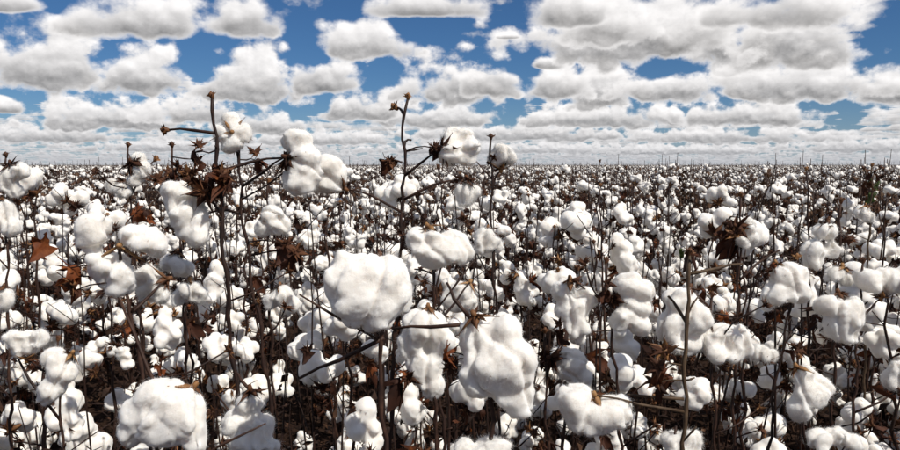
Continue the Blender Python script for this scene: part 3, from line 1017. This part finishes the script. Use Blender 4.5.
hero('half green plant with a leafy twiggy tip reaching the horizon at right', 2.0,
     [(872, 166), (871, 200), (868, 260), (864, 400)], 0.0032, M_STEM_TAN,
     [([(862, 212, 7, 7), (868, 218, 6, 6)], (866, 205), 'tan')],
     [(870, 180, 'g', 1.0), (876, 184, 'g', .9), (866, 188, 'b', 1.2), (872, 194, 'g', .9), (878, 176, 'b', .9), (868, 174, 'b', .8)], [(872, 180, 880, 168, True), (872, 182, 864, 169, True)])
hero('plant with brown withered leaves and a cupped boll between the two tall left stems', 1.2,
     [(172, 146), (176, 200), (184, 300), (190, 460)], 0.0026, None,
     [([(172, 262, 12, 10), (182, 268, 12, 10)], (178, 252), 'tan'), ([(190, 290, 13, 11), (200, 296, 10, 10), (180, 298, 9, 9)], (190, 280), 'tan')],
     [(178, 170, 'b', 1.2), (186, 176, 'b', 1.3), (200, 162, 'b', 1.0), (210, 186, 'b', 1.3), (165, 182, 'b', 1.2)])
# ---------------------------------------------------------------- where the plants of the field stand
prng = random.Random(77)
CELL = 0.315
spots = []
for iy in range(int(46 / CELL)):
    for ix in range(-int(46 / CELL), int(46 / CELL)):
        x = (ix + prng.uniform(-.42, .42)) * CELL
        y = 0.3 + (iy + prng.uniform(-.42, .42)) * CELL
        d = math.hypot(x, y)
        if d > 45 or y < 1.42 or abs(x) > y * 1.05 + 1.5:
            continue
        spots.append((d, x, y, prng.random(), prng.random()))
spots.sort()
in_view = [s for s in spots if abs(s[1]) < s[2] * 0.68 + 0.25]
out_view = [s for s in spots if not abs(s[1]) < s[2] * 0.68 + 0.25]
N_HERO = 27
single = in_view[:300 - N_HERO]
rest = in_view[300 - N_HERO:] + [s for s in out_view if s[0] > 1.9]

NEAR_PLANS = [make_plan_near(100 + k, 0.82 + 0.026 * k) for k in range(11)]
MID_PLANS = [make_plan_mid(200 + k, 0.83 + 0.024 * k) for k in range(10)]
NEAR_LIMIT = 3.1

def zone(x, y):
    a = x / y
    side = ('on the far left', 'left of the middle', 'in the middle', 'right of the middle', 'on the far right')[min(4, max(0, int((a + 0.65) / 0.26)))]
    return side

SHORT = ['stem with the knobbed side twig', 'stem topped by the star-husked boll', 'tallest forked stem', 'thin stem with the dark bud tip',
         'big round smooth boll', 'large egg-shaped boll', 'long ragged boll beside the egg-shaped one', 'wide flattened boll', 'three-lobed boll at left',
         'big lumpy boll at bottom left', 'shaggy torn boll at the bottom', 'olive brown stem', 'five-lobed boll', 'two stacked bolls', 'dark shaggy husk',
         'slanting dark stem at right', 'twin bolls at the right edge', 'tapered hanging boll', 'low boll under the olive stem', 'knobbly cluster at lower left',
         'plump boll right of the tall left stems', 'narrow upright boll at left', 'split hanging boll at right', 'withered red brown leaf', 'bolls stacked at the left edge',
         'half green plant', 'withered leaves between the tall left stems']
ORD = ['nearest', 'second nearest', 'third nearest', 'fourth nearest', 'fifth nearest', 'sixth nearest', 'seventh nearest', 'eighth nearest', 'ninth nearest', 'tenth nearest']
behind = {}
for k, (d, x, y, r1, r2) in enumerate(single):
    near = d < NEAR_LIMIT
    side = zone(x, y)
    if near:
        px = 450 + FPX * x / y
        h = min(range(len(FRONT)), key=lambda i: abs(FRONT[i][0] - px))
        n_ = behind.get(h, 0)
        behind[h] = n_ + 1
        lab = ORD[min(9, n_)] + ' cotton plant standing behind the ' + SHORT[h]
        grp = 'cotton plants of the second rank'
    elif d < 5.0:
        lab = 'small looking cotton plant with white bolls in the crowded midfield, ' + side
        grp = 'midfield cotton plants ' + side
    else:
        lab = 'tiny looking cotton plant deeper in the field, below the horizon band, ' + side
        grp = 'deep field cotton plants ' + side
    root = thing('cotton_plant', lab, 'cotton plant', (x, y, 0), r1 * 6.283, grp, 0.92 + 0.12 * r2)
    instantiate(NEAR_PLANS[k % len(NEAR_PLANS)] if near else MID_PLANS[k % len(MID_PLANS)], root)

# ---------------------------------------------------------------- the field beyond: one mass that reaches the horizon
def far_plant_mb(seed, height, blob, simple):
    pts, rad, branches, bolls, leaves, rng = plant_plan(seed, height, 3)
    mb = MB()
    bv, bf = blob
    w = 1.0 if not simple else 1.5
    nrg = np.random.default_rng(seed)
    mb.tube([pts[0], pts[len(pts) // 2], pts[-1]], [0.006 * w, 0.005 * w, 0.0034 * w], 3, 1)
    for k in range(3):         # neighbouring bare stalks
        q = Vector((rng.uniform(-.16, .16), rng.uniform(-.16, .16), rng.uniform(0.1, 0.5)))
        mb.tube([q, Vector((q.x + rng.uniform(-.05, .05), q.y + rng.uniform(-.05, .05), height * rng.uniform(0.80, 1.15)))], [0.0045 * w, 0.0026 * w], 3, 1)
    for bp, br in (branches if not simple else branches[::2]):
        mb.tube([bp[0], bp[-1]], [0.0034 * w, 0.0022 * w], 3, 1)
    keep = bolls if seed % 3 == 0 else (bolls[::4] + bolls[1::4] + bolls[2::4] if seed % 3 == 1 else bolls[::2])
    for p, ax, r in (keep if not simple else bolls[::2] + bolls[1::6]):
        n = 3 if not simple else 1
        for k in range(n):
            s = rng.uniform(0.012, 0.0185) if not simple else rng.uniform(0.020, 0.030)
            o = Vector((rng.uniform(-1, 1), rng.uniform(-1, 1), rng.uniform(-1, 1))) * (0.022 if not simple else 0.0) + ax * 0.03 * (1 if r < .62 else -.3)
            c = p + o
            jit = 1 + 0.22 * nrg.standard_normal((len(bv), 1))
            mb.add((bv * jit * np.array([s, s, s * rng.uniform(0.85, 1.4)]) + np.array(c)).tolist(), bf, 0)
    for p, yaw, tilt in leaves + [(b[0], b[2] * 6, 1.0) for b in bolls]:
        s = rng.uniform(0.028, 0.055)
        a, b = Vector((math.cos(yaw), math.sin(yaw), -0.6 * tilt)) * s, Vector((-math.sin(yaw), math.cos(yaw), 0.3)) * s * 0.6
        p = p - Vector((0, 0, 0.01))
        mb.add([p, p + a * 0.6 + b, p + a * 1.3 + Vector((0, 0, -s * .3)), p + a * 0.5 - b, p + a * 0.7 + Vector((0, 0, s * .4))],
               [(0, 1, 4), (1, 2, 4), (2, 3, 4), (3, 0, 4)], 2)
    return mb

M_FAR_LEAF = make_brown('weathered_leaf', [(0.0, (0.030, 0.014, 0.008)), (0.5, (0.085, 0.043, 0.024)), (1.0, (0.20, 0.125, 0.075))], 14, 0.8, 0.3, 0.0, 0.2)
FARMATS = [M_LINT_FAR, M_STEM, M_FAR_LEAF]
proto = bpy.data.collections.new('far_cotton')
for k in range(6):
    ob = bpy.data.objects.new('cotton_clump_%d' % k, far_plant_mb(300 + k, 0.84 + 0.04 * k, ICO1, False).build('cotton_clump', FARMATS))
    proto.objects.link(ob)
PATCH = 3.0
for k in range(4):
    mb = MB()
    rng = random.Random(400 + k)
    for ix in range(7):
        for iy in range(7):
            m = Matrix.Translation(((ix + rng.random()) / 7 * PATCH - PATCH / 2, (iy + rng.random()) / 7 * PATCH - PATCH / 2, 0)) @ Matrix.Rotation(rng.uniform(0, 6), 4, 'Z') @ Matrix.Scale(rng.uniform(0.9, 1.1), 4)
            mb.merge(far_plant_mb(500 + k * 7 + (ix * 7 + iy) % 9, 0.82 + 0.03 * ((ix + iy) % 5), ICO1, True), m)
    ob = bpy.data.objects.new('cotton_patch_%d' % k, mb.build('cotton_patch', FARMATS))
    proto.objects.link(ob)

fv, fvar, fyaw, fsc = [], [], [], []
for (d, x, y, r1, r2) in rest:
    fv.append((x, y, 0)); fvar.append(int(r1 * 1000) % 6); fyaw.append(r2 * 6.283); fsc.append(0.93 + 0.10 * ((r1 * 37) % 1) + 0.09 * mnoise.noise(Vector((x * .35, y * .22, 1))))
g = random.Random(5)
for iy in range(int(420 / PATCH)):
    for ix in range(-141, 142):
        x, y = ix * PATCH, 1.5 + iy * PATCH
        d = math.hypot(x, y)
        if d < 45 + PATCH * 0.4 or d > 420 or abs(x) > y * 1.15 + 4:
            continue
        fv.append((x, y, g.uniform(-0.06, 0.04))); fvar.append(6 + g.randrange(4)); fyaw.append(g.randrange(4) * math.pi / 2); fsc.append(1.0)
fm = bpy.data.meshes.new('cotton_field')
fm.from_pydata(fv, [], [])
for nm, tp, data in (('variant', 'INT', fvar), ('yaw', 'FLOAT', fyaw), ('size', 'FLOAT', fsc)):
    at = fm.attributes.new(nm, tp, 'POINT')
    at.data.foreach_set('value', data)
field = link('cotton_field', fm)
field['kind'] = 'stuff'
field['label'] = 'distant mass of white cotton plants stretching to the horizon'
field['category'] = 'cotton field'
ng = bpy.data.node_groups.new('cotton_field', 'GeometryNodeTree')
ng.interface.new_socket('Geometry', in_out='INPUT', socket_type='NodeSocketGeometry')
ng.interface.new_socket('Geometry', in_out='OUTPUT', socket_type='NodeSocketGeometry')
gi, go = ng.nodes.new('NodeGroupInput'), ng.nodes.new('NodeGroupOutput')
ci = ng.nodes.new('GeometryNodeCollectionInfo')
ci.inputs['Collection'].default_value = proto
ci.inputs['Separate Children'].default_value = True
ci.inputs['Reset Children'].default_value = True
ip = ng.nodes.new('GeometryNodeInstanceOnPoints')
ip.inputs['Pick Instance'].default_value = True
def named(nm, tp):
    nd = ng.nodes.new('GeometryNodeInputNamedAttribute')
    nd.data_type = tp
    nd.inputs['Name'].default_value = nm
    return nd.outputs['Attribute']
cx = ng.nodes.new('ShaderNodeCombineXYZ')
ng.links.new(named('yaw', 'FLOAT'), cx.inputs[2])
ng.links.new(gi.outputs[0], ip.inputs['Points'])
ng.links.new(ci.outputs[0], ip.inputs['Instance'])
ng.links.new(named('variant', 'INT'), ip.inputs['Instance Index'])
ng.links.new(cx.outputs[0], ip.inputs['Rotation'])
ng.links.new(named('size', 'FLOAT'), ip.inputs['Scale'])
ng.links.new(ip.outputs[0], go.inputs[0])
field.modifiers.new('plants', 'NODES').node_group = ng

# ---------------------------------------------------------------- litter on the soil
def make_litter():
    rng = random.Random(31)
    mb = MB()
    for _ in range(15000):
        y = 0.9 + 7.5 * rng.random() ** 1.3
        x = rng.uniform(-1, 1) * (y * 0.75 + 0.3)
        s = rng.uniform(0.008, 0.026)
        a = rng.uniform(0, 6.28)
        z = rng.uniform(0.0, 0.03) + 0.004
        e1 = Vector((math.cos(a), math.sin(a), rng.uniform(-.5, .5))) * s
        e2 = Vector((-math.sin(a), math.cos(a), rng.uniform(-.6, .6))) * s * rng.uniform(0.3, 0.7)
        c = Vector((x, y, z))
        up = Vector((0, 0, s * rng.uniform(0.1, 0.6)))
        mb.add([c - e1, c + e2, c + e1, c - e2, c + up], [(0, 1, 4), (1, 2, 4), (2, 3, 4), (3, 0, 4)])
    for _ in range(900):
        y = 0.9 + 5.5 * rng.random()
        x = rng.uniform(-1, 1) * (y * 0.75 + 0.3)
        a, L = rng.uniform(0, 6.28), rng.uniform(0.03, 0.14)
        p = Vector((x, y, rng.uniform(0.005, 0.03)))
        d = Vector((math.cos(a), math.sin(a), rng.uniform(-.1, .3))) * L
        mb.tube([p - d * .5, p + Vector((0, 0, .004)), p + d * .5], 0.0016, 3)
    o = link('leaf_litter', mb.build('leaf_litter', [M_LITTER], False))
    o['kind'] = 'stuff'
    o['label'] = 'dead leaves and twigs littering the soil under the plants'
    o['category'] = 'leaf litter'
make_litter()

def make_undergrowth():
    rng = random.Random(63)
    mb = MB()
    for _ in range(15000):
        y = 1.25 + 9.5 * rng.random() ** 1.25
        x = rng.uniform(-1, 1) * (y * 0.76 + 0.3)
        z = abs(rng.gauss(0, 0.22)) + 0.02
        if z > 0.62:
            continue
        s = rng.uniform(0.009, 0.024)
        a, e = rng.uniform(0, 6.28), rng.uniform(-1.4, 1.0)
        d = Vector((math.cos(a) * math.cos(e), math.sin(a) * math.cos(e), math.sin(e)))
        q = d.cross(Vector((rng.uniform(-1, 1), rng.uniform(-1, 1), rng.uniform(-1, 1)))).normalized()
        nn = d.cross(q)
        c = Vector((x, y, z))
        w = s * rng.uniform(0.3, 0.65)
        mb.add([c - d * s, c + q * w + nn * s * .3, c + d * s + nn * s * rng.uniform(-.5, .7), c - q * w + nn * s * .3, c + d * s * .2 - nn * s * .25],
               [(0, 1, 4), (1, 2, 4), (2, 3, 4), (3, 0, 4)], 0)
    for _ in range(700):      # thin upright stalks
        y = 1.6 + 9 * rng.random() ** 1.1
        x = rng.uniform(-1, 1) * (y * 0.76 + 0.3)
        top = rng.uniform(0.62, 1.06)
        ln = Vector((rng.gauss(0, .09), rng.gauss(0, .09), 1.0))
        p = Vector((x, y, 0))
        z = [0.0, 0.35 * top, 0.6 * top, 0.8 * top, top]
        mb.tube([p + ln * h + Vector((rng.uniform(-.008, .008), rng.uniform(-.008, .008), 0)) for h in z], [0.0038, 0.0032, 0.0026, 0.002, 0.0014], 4, 1)
        for h in (z[3], z[4]):
            a, l = rng.uniform(0, 6.28), rng.uniform(0.03, 0.09)
            q = p + ln * h
            mb.tube([q, q + Vector((math.cos(a) * l, math.sin(a) * l, l * .8))], [0.0015, 0.001], 3, 1)
    for _ in range(4200):
        y = 1.25 + 8 * rng.random() ** 1.2
        x = rng.uniform(-1, 1) * (y * 0.76 + 0.3)
        a, L = rng.uniform(0, 6.28), rng.uniform(0.08, 0.26)
        e = rng.uniform(0.1, 1.5)
        p = Vector((x, y, abs(rng.gauss(0, 0.2))))
        d = Vector((math.cos(a) * math.cos(e), math.sin(a) * math.cos(e), math.sin(e))) * L
        k = Vector((rng.uniform(-1, 1), rng.uniform(-1, 1), rng.uniform(-1, 1))) * L * 0.06
        mb.tube([p, p + d * .5 + k, p + d], [0.0022, 0.0018, 0.0011], 3, 1)
    o = link('dry_undergrowth', mb.build('dry_undergrowth', [M_LITTER, M_STEM], False))
    o['kind'] = 'stuff'
    o['label'] = 'tangle of dead leaves and dark twigs low between the stems'
    o['category'] = 'undergrowth'
make_undergrowth()

print('front plants', hero_count, 'objects', len(scene.objects))
scene.cycles.max_bounces = 5
scene.cycles.diffuse_bounces = 3
scene.cycles.glossy_bounces = 1
scene.cycles.transmission_bounces = 2
scene.cycles.caustics_reflective = False
scene.cycles.caustics_refractive = False
